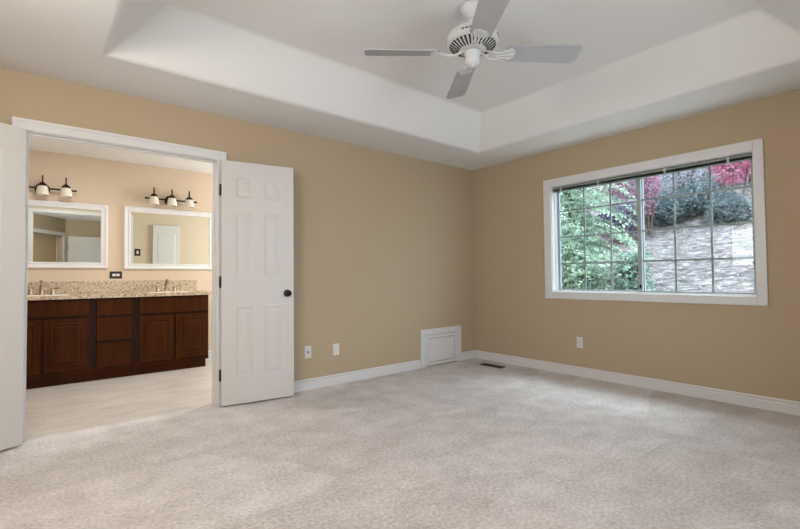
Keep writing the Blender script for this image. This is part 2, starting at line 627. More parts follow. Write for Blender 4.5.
def door_leaf_mb(w, z0, z1, t=0.035):
    """six-panel leaf, local x 0..w from the hinge, face at y=0 and back at y=t"""
    mb = MB()
    k = w / 0.62
    xs = [(0.118 * k, 0.262 * k), (0.358 * k, w - 0.118 * k)]
    zs = [(z0 + 0.225, z0 + 0.805), (z0 + 1.07, z0 + 1.60), (z0 + 1.725, z0 + 1.90)]
    e = 0.006
    def bx(a, b, c, d, f0=0.0):
        mb.box(a, b, f0, t - f0, c, d)
    # stiles and rails
    bx(0, xs[0][0], z0, z1)
    bx(xs[1][1], w, z0, z1)
    bx(xs[0][1], xs[1][0], z0, z1)
    zr = [(z0, zs[0][0]), (zs[0][1], zs[1][0]), (zs[1][1], zs[2][0]), (zs[2][1], z1)]
    for a, b in xs:
        for c, d in zr:
            bx(a, b, c, d)
        for c, d in zs:
            bx(a, b, c, d, 0.006)          # recessed field
            for side in (0, 1):
                def ring(ins, y):
                    yy = y if side == 0 else t - y
                    return [Vector((a + ins, yy, c + ins)), Vector((b - ins, yy, c + ins)), Vector((b - ins, yy, d - ins)), Vector((a + ins, yy, d - ins))]
                # sloped moulding down from the frame face, then the raised centre
                r0, r1 = ring(0, 0.0), ring(0.016, 0.0056)
                mb.add(r0 + r1, [(i, (i + 1) % 4, (i + 1) % 4 + 4, i + 4) for i in range(4)])
                mb.frustum(ring(0.026, 0.006), ring(0.052, 0.002))
    return mb

def make_door(name, w, hinge, ang, flip, label, knob_x=None, z0=0.014, z1=2.047):
    """hinge point on the seen face; ang = direction of the leaf; flip mirrors the thickness side"""
    o = door_leaf_mb(w, z0, z1)
    me = o.build(name, 'door_white')
    me.location = (hinge[0], hinge[1], 0)
    sc = -1 if flip else 1
    if flip:
        for v in me.data.vertices:
            v.co.y = -v.co.y
        bm = bmesh.new(); bm.from_mesh(me.data)
        bmesh.ops.recalc_face_normals(bm, faces=bm.faces)
        bm.to_mesh(me.data); bm.free()
    me.rotation_euler = (0, 0, ang)
    tag(me, label, 'door', kind='structure')
    for zz in (0.26, 1.03, 1.80):
        h = MB()
        h.lathe([(0.0, -0.05), (0.004, -0.05), (0.0065, -0.045), (0.0065, 0.045), (0.004, 0.05), (0.0, 0.05)], (-0.007, sc * 0.03, zz), n=10)
        h.box(-0.0015, 0.0, sc * 0.004 if sc > 0 else -0.031, sc * 0.031 if sc > 0 else -0.004, zz - 0.045, zz + 0.045)
        h.build('hinge', 'black_metal', me)
    if knob_x:
        k = MB()
        for s, y in ((-1, 0.0), (1, 0.035)):
            rot = Matrix.Rotation(R(90 * s), 4, 'X') if sc > 0 else Matrix.Rotation(R(-90 * s), 4, 'X')
            mx = Matrix.Rotation(R(90), 4, 'X') if s * sc < 0 else Matrix.Rotation(R(-90), 4, 'X')
            k.lathe([(0.0, 0), (0.031, 0), (0.032, 0.004), (0.027, 0.008), (0.012, 0.010), (0.011, 0.026), (0.02, 0.030), (0.027, 0.038), (0.028, 0.046), (0.024, 0.054), (0.012, 0.059), (0.0, 0.06)], (knob_x, sc * y, 0.925), n=20, mx=mx, caps=False)
        k.build('door_knob', 'black_metal', me)
    return me

make_door('door_1', 0.604, (-3.219, -0.064), math.atan2(-0.098, 0.616), False,
          'white six-panel door leaf with black knob, open against the wall right of the doorway', 0.545)
make_door('door_2', 0.612, (-4.457, -0.066), math.atan2(-0.056, -0.121), True,
          'white six-panel door leaf cut off by the left picture edge', 0.563)
# entry door leaf, open against the rear wall (seen in the left mirror)
make_door('door_4', 0.74, (-3.85, RY + 0.062), R(3), True,
          'white panelled door reflected in the left bathroom mirror', 0.68)

# narrow door on the bathroom side of the doorway wall (seen in the right mirror)
mb = MB()
mb.box(-2.905, -2.495, WT + 0.006, WT + 0.05, 0.012, 1.965)
for c, d in ((0.15, 0.9), (1.05, 1.83)):
    mb.frustum([Vector((-2.84, WT + 0.05, c)), Vector((-2.56, WT + 0.05, c)), Vector((-2.56, WT + 0.05, d)), Vector((-2.84, WT + 0.05, d))],
               [Vector((-2.82, WT + 0.055, c + 0.02)), Vector((-2.58, WT + 0.055, c + 0.02)), Vector((-2.58, WT + 0.055, d - 0.02)), Vector((-2.82, WT + 0.055, d - 0.02))])
o = mb.build('door_3', 'door_white', bevel=0.002)
tag(o, 'narrow white door reflected in the right bathroom mirror', 'door', kind='structure')
k = MB()
k.lathe([(0.0, 0), (0.012, 0), (0.01, 0.02), (0.02, 0.028), (0.018, 0.038), (0.0, 0.042)], (-2.54, WT + 0.05, 0.95), n=14, mx=Matrix.Rotation(R(-90), 4, 'X'), caps=False)
k.build('door_knob', 'black_metal', o)

# ------------------------------------------------------------------ window in the right wall
win = MB()
cy0, cy1, cz0, cz1 = -2.98, -1.038, 0.805, 2.121
def casing_ring(mb, x0, x1, o, i):
    mb.box(x0, x1, o[0], i[0], o[2], o[3])
    mb.box(x0, x1, i[1], o[1], o[2], o[3])
    mb.box(x0, x1, i[0], i[1], o[2], i[2])
    mb.box(x0, x1, i[0], i[1], i[3], o[3])
casing_ring(win, -0.018, 0.0, (cy0, cy1, cz0, cz1), (WY0, WY1, WZ0, WZ1))
w1 = win.build('window_1', 'trim_white', bevel=0.004)
tag(w1, 'white framed sliding window with gridded panes in the right wall', 'window', kind='structure')
jb = MB()
casing_ring(jb, -0.002, 0.15, (WY0 - 0.001, WY1 + 0.001, WZ0 - 0.001, WZ1 + 0.001), (WY0 + 0.006, WY1 - 0.006, WZ0 + 0.006, WZ1 - 0.006))
jb.build('window_jamb', 'trim_white', w1)
fy0, fy1, fz0, fz1 = WY0 + 0.006, WY1 - 0.006, WZ0 + 0.006, WZ1 - 0.006
fr = MB()
casing_ring(fr, 0.055, 0.135, (fy0, fy1, fz0, fz1), (fy0 + 0.010, fy1 - 0.010, fz0 + 0.008, fz1 - 0.016))
fr.build('window_frame', 'vinyl_white', w1, bevel=0.002)
def sash(y0, y1, x0, x1, wa, wb):
    z0, z1 = fz0 + 0.008, fz1 - 0.016
    gy0, gy1, gz0, gz1 = y0 + wa, y1 - wb, z0 + 0.013, z1 - 0.03
    s = MB()
    casing_ring(s, x0, x1, (y0, y1, z0, z1), (gy0, gy1, gz0, gz1))
    s = s.build('sash', 'sash_grey', w1, bevel=0.002)
    xm = (x0 + x1) / 2
    MB().box(xm - 0.004, xm - 0.001, gy0 - 0.004, gy1 + 0.004, gz0 - 0.004, gz1 + 0.004).build('pane', 'glass', s)
    g = MB()
    mw = 0.0085
    for a in (1, 2):
        y = gy0 + (gy1 - gy0) * a / 3
        g.box(xm - 0.0005, xm + 0.008, y - mw, y + mw, gz0, gz1)
    for a in (1, 2, 3):
        z = gz0 - 0.01 + 0.2915 * a
        for b in range(3):
            ya = gy0 + (gy1 - gy0) * b / 3 + (mw if b else 0)
            yb = gy0 + (gy1 - gy0) * (b + 1) / 3 - (mw if b < 2 else 0)
            g.box(xm - 0.0005, xm + 0.008, ya, yb, z - mw, z + mw)
    g.build('muntin_grid', 'muntin_grey', s)
    return s
sash(fy0 + 0.010, -2.000, 0.058, 0.088, 0.016, 0.036)
sash(-2.042, fy1 - 0.010, 0.094, 0.124, 0.036, 0.024)
MB().box(0.048, 0.058, -2.028, -2.012, 0.925, 0.965).build('latch', 'black_metal', w1, bevel=0.002)

# raised mini blind
bl = empty('window_blind', (0.03, (WY0 + WY1) / 2, 1.975))
tag(bl, 'sage grey mini blind raised to the top of the sliding window', 'blind')
hw = (WY1 - WY0) / 2 - 0.010
MB().box(-0.018, 0.018, -hw, hw, 0.03, 0.053).build('headrail', 'blind_sage', bl, bevel=0.002)
st = MB()
for k in range(8):
    z = 0.011 + k * 0.0024
    st.ring([[Vector((-0.014, y, z)), Vector((0, y, z + 0.0022)), Vector((0.014, y, z)), Vector((0, y, z + 0.0012))] for y in (-hw + 0.004, hw - 0.004)], smooth=False)
st.build('slat_stack', 'blind_sage', bl)
MB().box(-0.013, 0.013, -hw + 0.004, hw - 0.004, 0.0, 0.01).build('bottom_rail', 'blind_sage', bl, bevel=0.002)
for y in (hw - 0.10, hw * 0.42, -hw * 0.28, -hw + 0.16):
    MB().box(-0.021, -0.018, y - 0.009, y + 0.009, 0.002, 0.055).build('clip', 'clip_clear', bl)

# ------------------------------------------------------------------ added rear window, plus side and bathroom windows (behind the camera / out of frame): frames and glazing bars
def plain_window(name, axis, a0, a1, z0, z1, p, d):
    mb = MB()
    t = 0.05
    def bx(u0, u1, c0, c1):
        if axis == 'x':
            mb.box(u0, u1, min(p, p + d), max(p, p + d), c0, c1)
        else:
            mb.box(min(p, p + d), max(p, p + d), u0, u1, c0, c1)
    bx(a0, a0 + t, z0, z1); bx(a1 - t, a1, z0, z1)
    bx(a0 + t, a1 - t, z0, z0 + t); bx(a0 + t, a1 - t, z1 - t, z1)
    m = (a0 + a1) / 2
    bx(m - 0.02, m + 0.02, z0 + t, z1 - t)
    return struct(mb.build(name, 'trim_white'))
plain_window('added_rear_window', 'x', -3.05, -1.45, 0.8, 2.04, RY - 0.01, -0.02)  # frame of the added opening around the rear fill
plain_window('window_4', 'y', -2.58, -1.44, 1.15, 1.90, LX - 0.01, -0.02)
plain_window('window_3', 'y', 0.64, 1.86, 0.94, 2.26, -0.90, 0.02)

# ------------------------------------------------------------------ access hatch near the corner
ha = empty('access_hatch', (-0.625, 0, 0))
tag(ha, 'low white framed access hatch on the wall beside the room corner', 'access hatch')
f = MB()
f.box(-0.340, -0.268, -0.020, 0, 0, 0.442)
f.box(0.252, 0.340, -0.020, 0, 0, 0.442)
f.box(-0.268, 0.252, -0.020, 0, 0.375, 0.442)
f.build('frame', 'trim_white', ha, bevel=0.004)
p = MB()
p.box(-0.262, 0.249, -0.018, -0.001, 0.014, 0.371)
rr = lambda i, y: [Vector((-0.262 + i, y, 0.014 + i)), Vector((0.249 - i, y, 0.014 + i)), Vector((0.249 - i, y, 0.371 - i)), Vector((-0.262 + i, y, 0.371 - i))]
a, b = rr(0.0, -0.018), rr(0.035, -0.024)
c = rr(0.043, -0.016)
p.frustum(rr(0.0, -0.017), rr(0.004, -0.024))
p.build('door', 'trim_white', ha)
q = MB()
q.frustum(rr(0.044, -0.0238), rr(0.05, -0.0300))
q.build('raised_panel', 'trim_white', ha)
q = MB()
i0, i1 = rr(0.038, -0.0243), rr(0.044, -0.0243)
q.add(i0 + i1, [(i, (i + 1) % 4, (i + 1) % 4 + 4, i + 4) for i in range(4)])
i2, i3 = rr(0.038, -0.0236), rr(0.044, -0.0236)
q.add(i2 + i3, [(i, (i + 1) % 4, (i + 1) % 4 + 4, i + 4) for i in range(4)])
q.build('groove', 'slot_grey', ha)

# ------------------------------------------------------------------ outlets
def outlet(name, loc, rz, label, duplex=True, plate='plate_white', horiz=False, cat='outlet', w=0.07, h=0.114):
    e = empty(name, loc, rz)
    tag(e, label, cat, None)
    mb = MB()
    if horiz: w, h = h, w
    mb.frustum([Vector((-w / 2, 0, -h / 2)), Vector((w / 2, 0, -h / 2)), Vector((w / 2, 0, h / 2)), Vector((-w / 2, 0, h / 2))],
               [Vector((-w / 2 + .004, -0.006, -h / 2 + .004)), Vector((w / 2 - .004, -0.006, -h / 2 + .004)), Vector((w / 2 - .004, -0.006, h / 2 - .004)), Vector((-w / 2 + .004, -0.006, h / 2 - .004))])
    mb.build('cover_plate', plate, e)
    if duplex == 'switch':
        MB().box(-0.014, 0.014, -0.010, -0.0058, -0.024, 0.024).build('switch_toggle', 'plate_white', e, bevel=0.002)
        return e
    if duplex == 'jack':
        MB().box(-0.012, 0.012, -0.0085, -0.0058, -0.012, 0.012).build('jack', 'slot_grey', e, bevel=0.001)
        return e
    for s in (-1, 1):
        r = MB()
        dx, dz = (s * 0.0195, 0) if horiz else (0, s * 0.0195)
        r.box(dx - 0.0165, dx + 0.0165, -0.0085, -0.0058, dz - 0.014, dz + 0.014)
        r = r.build('receptacle', 'plate_white', e, bevel=0.003)
        q = MB()
        if horiz:
            q.box(dx - 0.006, dx + 0.004, -0.0092, -0.0084, 0.004, 0.0065)
            q.box(dx - 0.006, dx + 0.004, -0.0092, -0.0084, -0.0065, -0.004)
        else:
            q.box(-0.0075, -0.005, -0.0092, -0.0084, dz - 0.003, dz + 0.008)
            q.box(0.005, 0.0075, -0.0092, -0.0084, dz - 0.003, dz + 0.008)
        q.box(dx - 0.002, dx + 0.002, -0.0092, -0.0084, dz - 0.011, dz - 0.007) if not horiz else q.box(dx + 0.008, dx + 0.012, -0.0092, -0.0084, -0.002, 0.002)
        q.build('socket_slots', 'slot_grey', r)
    return e
outlet('wall_jack', (-2.40, 0, 0.352), 0, 'white single-jack wall plate just right of the open door leaf', 'jack', cat='wall plate')
outlet('wall_outlet', (-2.092, 0, 0.344), 0, 'white duplex outlet between the single-jack plate and the access hatch', True)
outlet('wall_outlet', (0, -1.426, 0.351), R(90) * -1, 'white duplex outlet on the wall below the window', True)
outlet('bathroom_outlet', (-3.675, VY, 1.112), 0, 'bronze-plated outlet above the backsplash between the two mirrors', True, 'plate_bronze', True, w=0.084, h=0.124)
outlet('bathroom_switch', (-3.12, WT + 0.004, 1.50), R(180), 'dark switch plate reflected in the right bathroom mirror', 'switch', 'plate_bronze', False, 'switch', 0.085, 0.115)

# ------------------------------------------------------------------ floor register
fv = empty('floor_register', (-0.25, -0.47, 0))
tag(fv, 'brown metal floor register in the carpet by the corner', 'floor vent')
mb = MB()
mb.box(-0.055, -0.04, -0.155, 0.155, 0, 0.006); mb.box(0.04, 0.055, -0.155, 0.155, 0, 0.006)
mb.box(-0.04, 0.04, -0.155, -0.14, 0, 0.006); mb.box(-0.04, 0.04, 0.14, 0.155, 0, 0.006)
mb.build('frame', 'register_brown', fv, bevel=0.001)
MB().box(-0.04, 0.04, -0.14, 0.14, 0.0003, 0.0012).build('duct_opening', 'slot_dark', fv)
lv = MB()
for k in range(18):
    y = -0.132 + k * 0.0155
    lv.box(-0.04, 0.04, y, y + 0.004, 0.0012, 0.005)
lv.build('louvers', 'register_brown', fv)

# ------------------------------------------------------------------ ceiling fan
fan = empty('ceiling_fan', (-2.315, -2.012, HT))
tag(fan, 'white ceiling fan with four grey blades hanging from the tray ceiling', 'ceiling fan')
MB().lathe([(0.0, 0), (0.072, 0), (0.074, -0.012), (0.066, -0.035), (0.05, -0.058), (0.03, -0.074), (0.018, -0.08), (0.0, -0.08)], n=32, caps=False).build('canopy', 'fan_white', fan)
MB().lathe([(0.0, -0.078), (0.024, -0.08), (0.026, -0.09), (0.018, -0.1), (0.0125, -0.104), (0.0125, -0.14), (0.0, -0.135)], n=20, caps=False).build('downrod', 'fan_white', fan)
MB().lathe([(0.0, -0.128), (0.03, -0.13), (0.04, -0.146), (0.06, -0.158), (0.11, -0.164), (0.146, -0.176), (0.157, -0.192), (0.159, -0.21), (0.159, -0.232), (0.148, -0.24), (0.115, -0.262), (0.075, -0.28), (0.05, -0.284), (0.0, -0.284)], n=48, caps=False).build('motor_housing', 'fan_white', fan)
p0, p1 = Vector((0.142, 0, -0.2455)), Vector((0.086, 0, -0.2765))
d = (p1 - p0).normalized()
nn = Vector((d.z, 0, -d.x))
if nn.z > 0: nn = -nn
wv0, wv1 = Vector((0, 0.0066, 0)), Vector((0, 0.0038, 0))
A = [p0 - wv0, p0 + wv0, p1 + wv1, p1 - wv1]
s0 = MB().frustum([q - nn * 0.001 for q in A], [q + nn * 0.0024 for q in A]).build('vent_slot', 'slot_dark', fan)
for k in range(1, 32):
    c = s0.copy(); COL.objects.link(c); c.parent = fan
    c.rotation_euler = (0, 0, 2 * math.pi * k / 32)
s1 = MB().box(0.1572, 0.1602, -0.009, 0.009, -0.216, -0.208).build('vent_slot', 'slot_dark', fan)
for k in range(16):
    c = s1 if k == 0 else s1.copy()
    if k:
        COL.objects.link(c); c.parent = fan
    c.rotation_euler = (0, 0, 2 * math.pi * (k // 4) / 4 + R(200) + R(9 * (k % 4)))
MB().lathe([(0.0, -0.282), (0.052, -0.284), (0.052, -0.300), (0.044, -0.304), (0.044, -0.350), (0.040, -0.362), (0.028, -0.372), (0.008, -0.376), (0.006, -0.384), (0.0, -0.385)], n=32, caps=False).build('switch_housing', 'fan_white', fan)
def blade_mb():
    mb = MB()
    t = 0.0032
    outline = []
    r0, r1, w0, w1_ = 0.205, 0.672, 0.064, 0.077
    outline += [(r0, -w0 + 0.018), (r0 + 0.018, -w0)]
    outline += [(r1 - 0.03, -w1_), (r1 - 0.009, -w1_ + 0.009), (r1, -w1_ + 0.03)]
    outline += [(r1, w1_ - 0.03), (r1 - 0.009, w1_ - 0.009), (r1 - 0.03, w1_)]
    outline += [(r0 + 0.018, w0), (r0, w0 - 0.018)]
    n = len(outline)
    vs = [Vector((x, y, -t)) for x, y in outline] + [Vector((x, y, t)) for x, y in outline]
    mb.add(vs, [tuple(reversed(range(n))), tuple(range(n, 2 * n))] + [(i, (i + 1) % n, (i + 1) % n + n, i + n) for i in range(n)])
    return mb
def iron_mb():
    mb = MB()
    # twin scrolled arm from the flywheel, out and down to the blade, ending in a three-lobed plate
    for s in (-1, 1):
        mb.tube([(0.045, s * 0.012, 0.012), (0.075, s * 0.018, 0.004), (0.105, s * 0.03, -0.014), (0.14, s * 0.028, -0.022), (0.175, s * 0.02, -0.014), (0.21, s * 0.03, -0.008), (0.245, s * 0.04, -0.0065)], 0.0052, 8)
    mb.tube([(0.15, 0, -0.02), (0.2, 0, -0.012), (0.255, 0, -0.0065)], 0.0055, 8)
    n = 20
    pl = [(0.232 + 0.034 * math.cos(2 * math.pi * k / n), 0.047 * math.sin(2 * math.pi * k / n)) for k in range(n)]
    vs = [Vector((x, y, -0.0085)) for x, y in pl] + [Vector((x, y, -0.0033)) for x, y in pl]
    mb.add(vs, [tuple(reversed(range(n))), tuple(range(n, 2 * n))] + [(i, (i + 1) % n, (i + 1) % n + n, i + n) for i in range(n)])
    for x, y in ((0.222, 0.026), (0.222, -0.026), (0.252, 0)):
        mb.lathe([(0.0, -0.0115), (0.004, -0.011), (0.005, -0.0085), (0.0, -0.0085)], (x, y, 0), n=10, caps=False)
    return mb
b0 = blade_mb().build('blade', 'blade_grey', fan)
i0_ = iron_mb().build('blade_iron', 'fan_white', b0)
for k in range(4):
    b = b0 if k == 0 else copy_tree(b0, fan)
    b.location = (0, 0, -0.292)
    b.rotation_euler = (R(-14), 0, R(52.5 + 90 * k))
    b.rotation_mode = 'XYZ'

# ------------------------------------------------------------------ bathroom vanity
FY, BY = 1.80, VY - 0.004      # carcass front, back
def front_panel(mb, x0, x1, z0, z1, raised):
    y = FY
    mb.frustum([Vector((x0, y, z0)), Vector((x1, y, z0)), Vector((x1, y, z1)), Vector((x0, y, z1))],
               [Vector((x0 + .004, y - 0.02, z0 + .004)), Vector((x1 - .004, y - 0.02, z0 + .004)), Vector((x1 - .004, y - 0.02, z1 - .004)), Vector((x0 + .004, y - 0.02, z1 - .004))])
    if raised:
        i, j = 0.058, 0.078
        # arris of the frame, then raised field
        rg = lambda i, yy: [Vector((x0 + i, yy, z0 + i)), Vector((x1 - i, yy, z0 + i)), Vector((x1 - i, yy, z1 - i)), Vector((x0 + i, yy, z1 - i))]
        a, b = rg(0.050, y - 0.0202), rg(0.056, y - 0.026)
        c, d = rg(0.062, y - 0.026), rg(0.066, y - 0.0202)
        for p, q in ((a, b), (b, c), (c, d)):
            mb.add(p + q, [(k, (k + 1) % 4, (k + 1) % 4 + 4, k + 4) for k in range(4)])
        mb.frustum(rg(0.074, y - 0.0202), rg(0.092, y - 0.027))
    return mb

def cabinet(x0, x1, label, fronts):
    e = empty('vanity_cabinet', ((x0 + x1) / 2, FY, 0))
    tag(e, label, 'cabinet', 'bathroom vanity cabinets')
    off = Vector((-(x0 + x1) / 2, -FY, 0))
    def bld(mb, name, m, par=e, bev=0):
        mb.v = [tuple(Vector(p) + off) for p in mb.v]
        return mb.build(name, m, par, bevel=bev)
    body = MB()
    xa, xb = x0 + 0.001, x1 - 0.001
    body.box(xa, xb, FY, FY + 0.02, 0.098, 0.862)
    body.box(xa, xb, BY - 0.01, BY, 0.098, 0.862)
    body.box(xa, xa + 0.018, FY + 0.02, BY - 0.01, 0.098, 0.862)
    body.box(xb - 0.018, xb, FY + 0.02, BY - 0.01, 0.098, 0.862)
    body.box(xa + 0.018, xb - 0.018, FY + 0.02, BY - 0.01, 0.098, 0.116)
    bld(body, 'body', 'cherry_dark')
    bld(MB().box(x0 + 0.001, x1 - 0.001 - (0.02 if x1 > -3 else 0), FY + 0.04, BY, 0, 0.098), 'toe_kick', 'cherry_wood')
    bld(MB().box(x0 + 0.001, x1 - 0.001, FY - 0.006, FY, 0.098, 0.128), 'bottom_rail', 'cherry_wood')
    for kind, a, b, c, d in fronts:
        bld(front_panel(MB(), a, b, c, d, kind == 'door'), kind, 'cherry_wood')
    return e
cabinet(-5.06, -3.937, 'cherry sink cabinet of the vanity behind the left door leaf, below the left mirror',
        [('false_front', -5.0, -3.966, 0.69, 0.855), ('door', -4.70, -4.352, 0.135, 0.672), ('door', -4.336, -3.966, 0.135, 0.672)])
cabinet(-3.937, -3.552, 'cherry cabinet of three drawers in the middle of the vanity',
        [('drawer', -3.908, -3.584, 0.678, 0.855), ('drawer', -3.908, -3.584, 0.412, 0.660), ('drawer', -3.908, -3.584, 0.135, 0.394)])
cabinet(-3.552, -2.785, 'cherry sink cabinet with two doors at the right end of the vanity',
        [('false_front', -3.520, -2.800, 0.672, 0.855), ('door', -3.520, -3.166, 0.135, 0.655), ('door', -3.154, -2.800, 0.135, 0.655)])

# countertop with two basins cut in
CT0, CT1 = 0.866, 0.902
BAS = [(-4.60, -4.12), (-3.40, -2.92)]
YB0, YB1 = 1.86, 2.16
mb = MB()
x0, x1 = -5.07, -2.745
mb.box(x0, x1, FY - 0.045, YB0, CT0, CT1)
mb.box(x0, x1, YB1, VY - 0.002, CT0, CT1)
xs = [x0, BAS[0][0], BAS[0][1], BAS[1][0], BAS[1][1], x1]
for k in (0, 2, 4):
    mb.box(xs[k], xs[k + 1], YB0, YB1, CT0, CT1)
ct = mb.build('countertop', 'granite')
tag(ct, 'speckled beige granite countertop across the bathroom vanity', 'countertop')
MB().box(-5.07, -2.785, VY - 0.022, VY - 0.001, CT1, 1.045).build('backsplash', 'granite', ct, bevel=0.002)
for (a, b), lb in zip(BAS, ('sink basin sunk in the countertop below the left mirror', 'sink basin sunk in the countertop below the right mirror')):
    e = MB()
    def rg(i, z):
        return [Vector((a + i, YB0 + i, z)), Vector((b - i, YB0 + i, z)), Vector((b - i, YB1 - i, z)), Vector((a + i, YB1 - i, z))]
    e.ring([rg(0.002, CT1 + 0.003), rg(0.012, CT1 + 0.001), rg(0.022, CT1 - 0.05), rg(0.05, CT1 - 0.12), rg(0.10, CT1 - 0.13)], caps=False, smooth=False)
    e.add(rg(0.10, CT1 - 0.13), [(0, 1, 2, 3)])
    e.ring([rg(0.002, CT1 + 0.003), rg(0.006, CT1 - 0.05), rg(0.04, CT1 - 0.13), rg(0.09, CT1 - 0.14)], caps=False, smooth=False)
    e.add(rg(0.09, CT1 - 0.14), [(3, 2, 1, 0)])
    s = e.build('sink_basin', 'ceramic')
    tag(s, lb, 'sink', 'bathroom sinks')
    MB().lathe([(0.0, 0.0), (0.018, 0.0), (0.02, 0.003), (0.0, 0.003)], ((a + b) / 2, (YB0 + YB1) / 2, CT1 - 0.13), n=14, caps=False).build('drain', 'nickel', s)

def faucet(x, label):
    e = empty('faucet', (x, 2.215, CT1))
    tag(e, label, 'faucet', 'bathroom faucets')
    s = MB()
    s.lathe([(0.0, 0), (0.026, 0), (0.026, 0.008), (0.016, 0.016), (0.014, 0.02), (0.0, 0.02)], n=18, caps=False)
    s.tube([(0, 0, 0.015), (0, 0, 0.07), (0, -0.006, 0.105), (0, -0.03, 0.138), (0, -0.065, 0.146), (0, -0.098, 0.13), (0, -0.11, 0.108)], [0.018, 0.016, 0.0145, 0.0135, 0.013, 0.0125, 0.012], 12)
    s.build('spout', 'nickel', e)
    for sx in (-1, 1):
        h = MB()
        h.lathe([(0.0, 0), (0.024, 0), (0.024, 0.008), (0.017, 0.022), (0.015, 0.045), (0.018, 0.056), (0.014, 0.068), (0.0, 0.07)], (sx * 0.092, 0, 0), n=16, caps=False)
        h.tube([(sx * 0.092, 0, 0.058), (sx * 0.12, -0.008, 0.068), (sx * 0.16, -0.012, 0.074)], [0.009, 0.0085, 0.007], 8)
        h.build('handle', 'nickel', e)
    return e
faucet(-4.355, 'nickel two-handled faucet at the left sink beside the left door leaf')
faucet(-3.165, 'nickel two-handled faucet at the right sink')

# framed mirrors
def mirror(x0, x1, z0, z1, label):
    e = empty('framed_mirror', ((x0 + x1) / 2, VY, z0))
    tag(e, label, 'mirror', 'white framed bathroom mirrors')
    w, h = (x1 - x0) / 2, z1 - z0
    fw = 0.07
    fr = MB()
    def rg(i, y):
        return [Vector((-w + i, y, i)), Vector((w - i, y, i)), Vector((w - i, y, h - i)), Vector((-w + i, y, h - i))]
    prof = [(0, 0), (0, -0.02), (0.008, -0.028), (0.022, -0.028), (0.028, -0.022), (0.048, -0.018), (0.054, -0.024), (0.063, -0.024), (fw, -0.012), (fw, 0)]
    fr.ring([rg(i, y) for i, y in prof], caps=False, smooth=False)
    fr.build('frame', 'trim_white', e)
    g = MB()
    g.box(-w + fw - 0.004, w - fw + 0.004, -0.009, -0.001, fw - 0.004, h - fw + 0.004)
    g.build('mirror_glass', 'mirror_silver', e)
    return e
mirror(-4.793, -3.758, 1.187, 1.925, 'white framed mirror partly hidden behind the left door leaf, reflecting a door')
mirror(-3.600, -2.563, 1.178, 1.938, 'white framed mirror fully in view over the right sink')

# vanity lights: bar with round plate and three bell shades
def vanity_light(x, label):
    e = empty('vanity_light', (x, VY, 2.045))
    tag(e, label, 'wall light', 'three-shade vanity lights')
    y = -0.085
    pl = MB()
    mxr = Matrix.Rotation(R(90), 4, 'X')
    pl.lathe([(0.0, 0), (0.066, 0), (0.066, 0.006), (0.055, 0.016), (0.03, 0.022), (0.014, 0.03), (0.011, 0.075), (0.0, 0.08)], (0, 0, 0.0), n=28, mx=mxr, caps=False)
    pl.build('back_plate', 'bronze', e)
    b = MB()
    b.tube([(-0.285, y, 0), (0.285, y, 0)], 0.0095, 10)
    for s in (-1, 1):
        b.lathe([(0, -0.012), (0.008, -0.01), (0.012, 0), (0.008, 0.01), (0, 0.012)], (s * 0.287, y, 0), n=12, caps=False)
    b.build('bar', 'bronze', e)
    for s in (-1, 0, 1):
        sx = s * 0.2
        sh = MB()
        prof = [(0.026, 0.037), (0.038, 0.028), (0.047, 0.008), (0.052, -0.025), (0.055, -0.055), (0.057, -0.072)]
        inner = [(r - 0.003, z) for r, z in reversed(prof)]
        sh.lathe(prof + inner, (sx, y - 0.012, -0.004), n=24, caps=False)
        sh = sh.build('shade', 'shade_frost', e)
        c = MB()
        c.lathe([(0.0, 0.066), (0.012, 0.064), (0.02, 0.054), (0.032, 0.046), (0.041, 0.030), (0.043, 0.022), (0.036, 0.021), (0.0, 0.036)], (sx, y - 0.012, 0.0), n=20, caps=False)
        pts = [(sx, y - 0.012 + 0.012 * math.cos(t), 0.094 + 0.034 * math.sin(t)) for t in [R(-100 + 200 * k / 10) for k in range(11)]]
        pts2 = [(sx, y - 0.012 - 0.012 * math.cos(t), 0.094 + 0.034 * math.sin(t)) for t in [R(-100 + 200 * k / 10) for k in range(11)]]
        c.tube(pts, 0.0065, 8)
        c.tube(pts2, 0.0065, 8)
        c.lathe([(0.0, 0.122), (0.007, 0.124), (0.008, 0.130), (0.005, 0.137), (0.0, 0.138)], (sx, y - 0.012, 0), n=10, caps=False)
        c.build('fitter_cap', 'bronze', sh)
    return e
vanity_light(-4.355, 'bronze three-shade wall light above the left mirror, partly behind the left door leaf')
vanity_light(-3.098, 'bronze three-shade wall light above the right mirror')

# ------------------------------------------------------------------ outdoors: hillside, roof eave, trees
def hz(x, y):
    if x < 2: z = 0.70 - (2 - x) * 0.9
    elif x < 7: z = 0.70 + (x - 2) * 0.29
    else: z = 2.15 + (x - 7) * 0.62
    z += 0.05 * math.sin(1.7 * x + 0.8 * y) + 0.06 * math.sin(0.9 * y - 0.6 * x + 1)
    return z
mb = MB()
nx, ny = 70, 80
vs = []
for i in range(nx + 1):
    x = 0.3 + 19.7 * i / nx
    for j in range(ny + 1):
        y = -8 + 22 * j / ny
        vs.append((x, y, hz(x, y) + random.uniform(-0.025, 0.025)))
fs = [(i * (ny + 1) + j, (i + 1) * (ny + 1) + j, (i + 1) * (ny + 1) + j + 1, i * (ny + 1) + j + 1) for i in range(nx) for j in range(ny)]
mb.add(vs, fs, True)
hill = struct(mb.build('ground_hillside', 'hillside_mulch'))
struct(MB().box(0.15, 1.25, -6, 2, -0.3, 0.03).build('bounce_slab', 'bounce_pale'))  # unseen slab added to bounce daylight up onto the window soffit
struct(MB().box(0.15, 0.34, -6, 2, 2.52, 2.66).build('roof_eave', 'trim_white'))

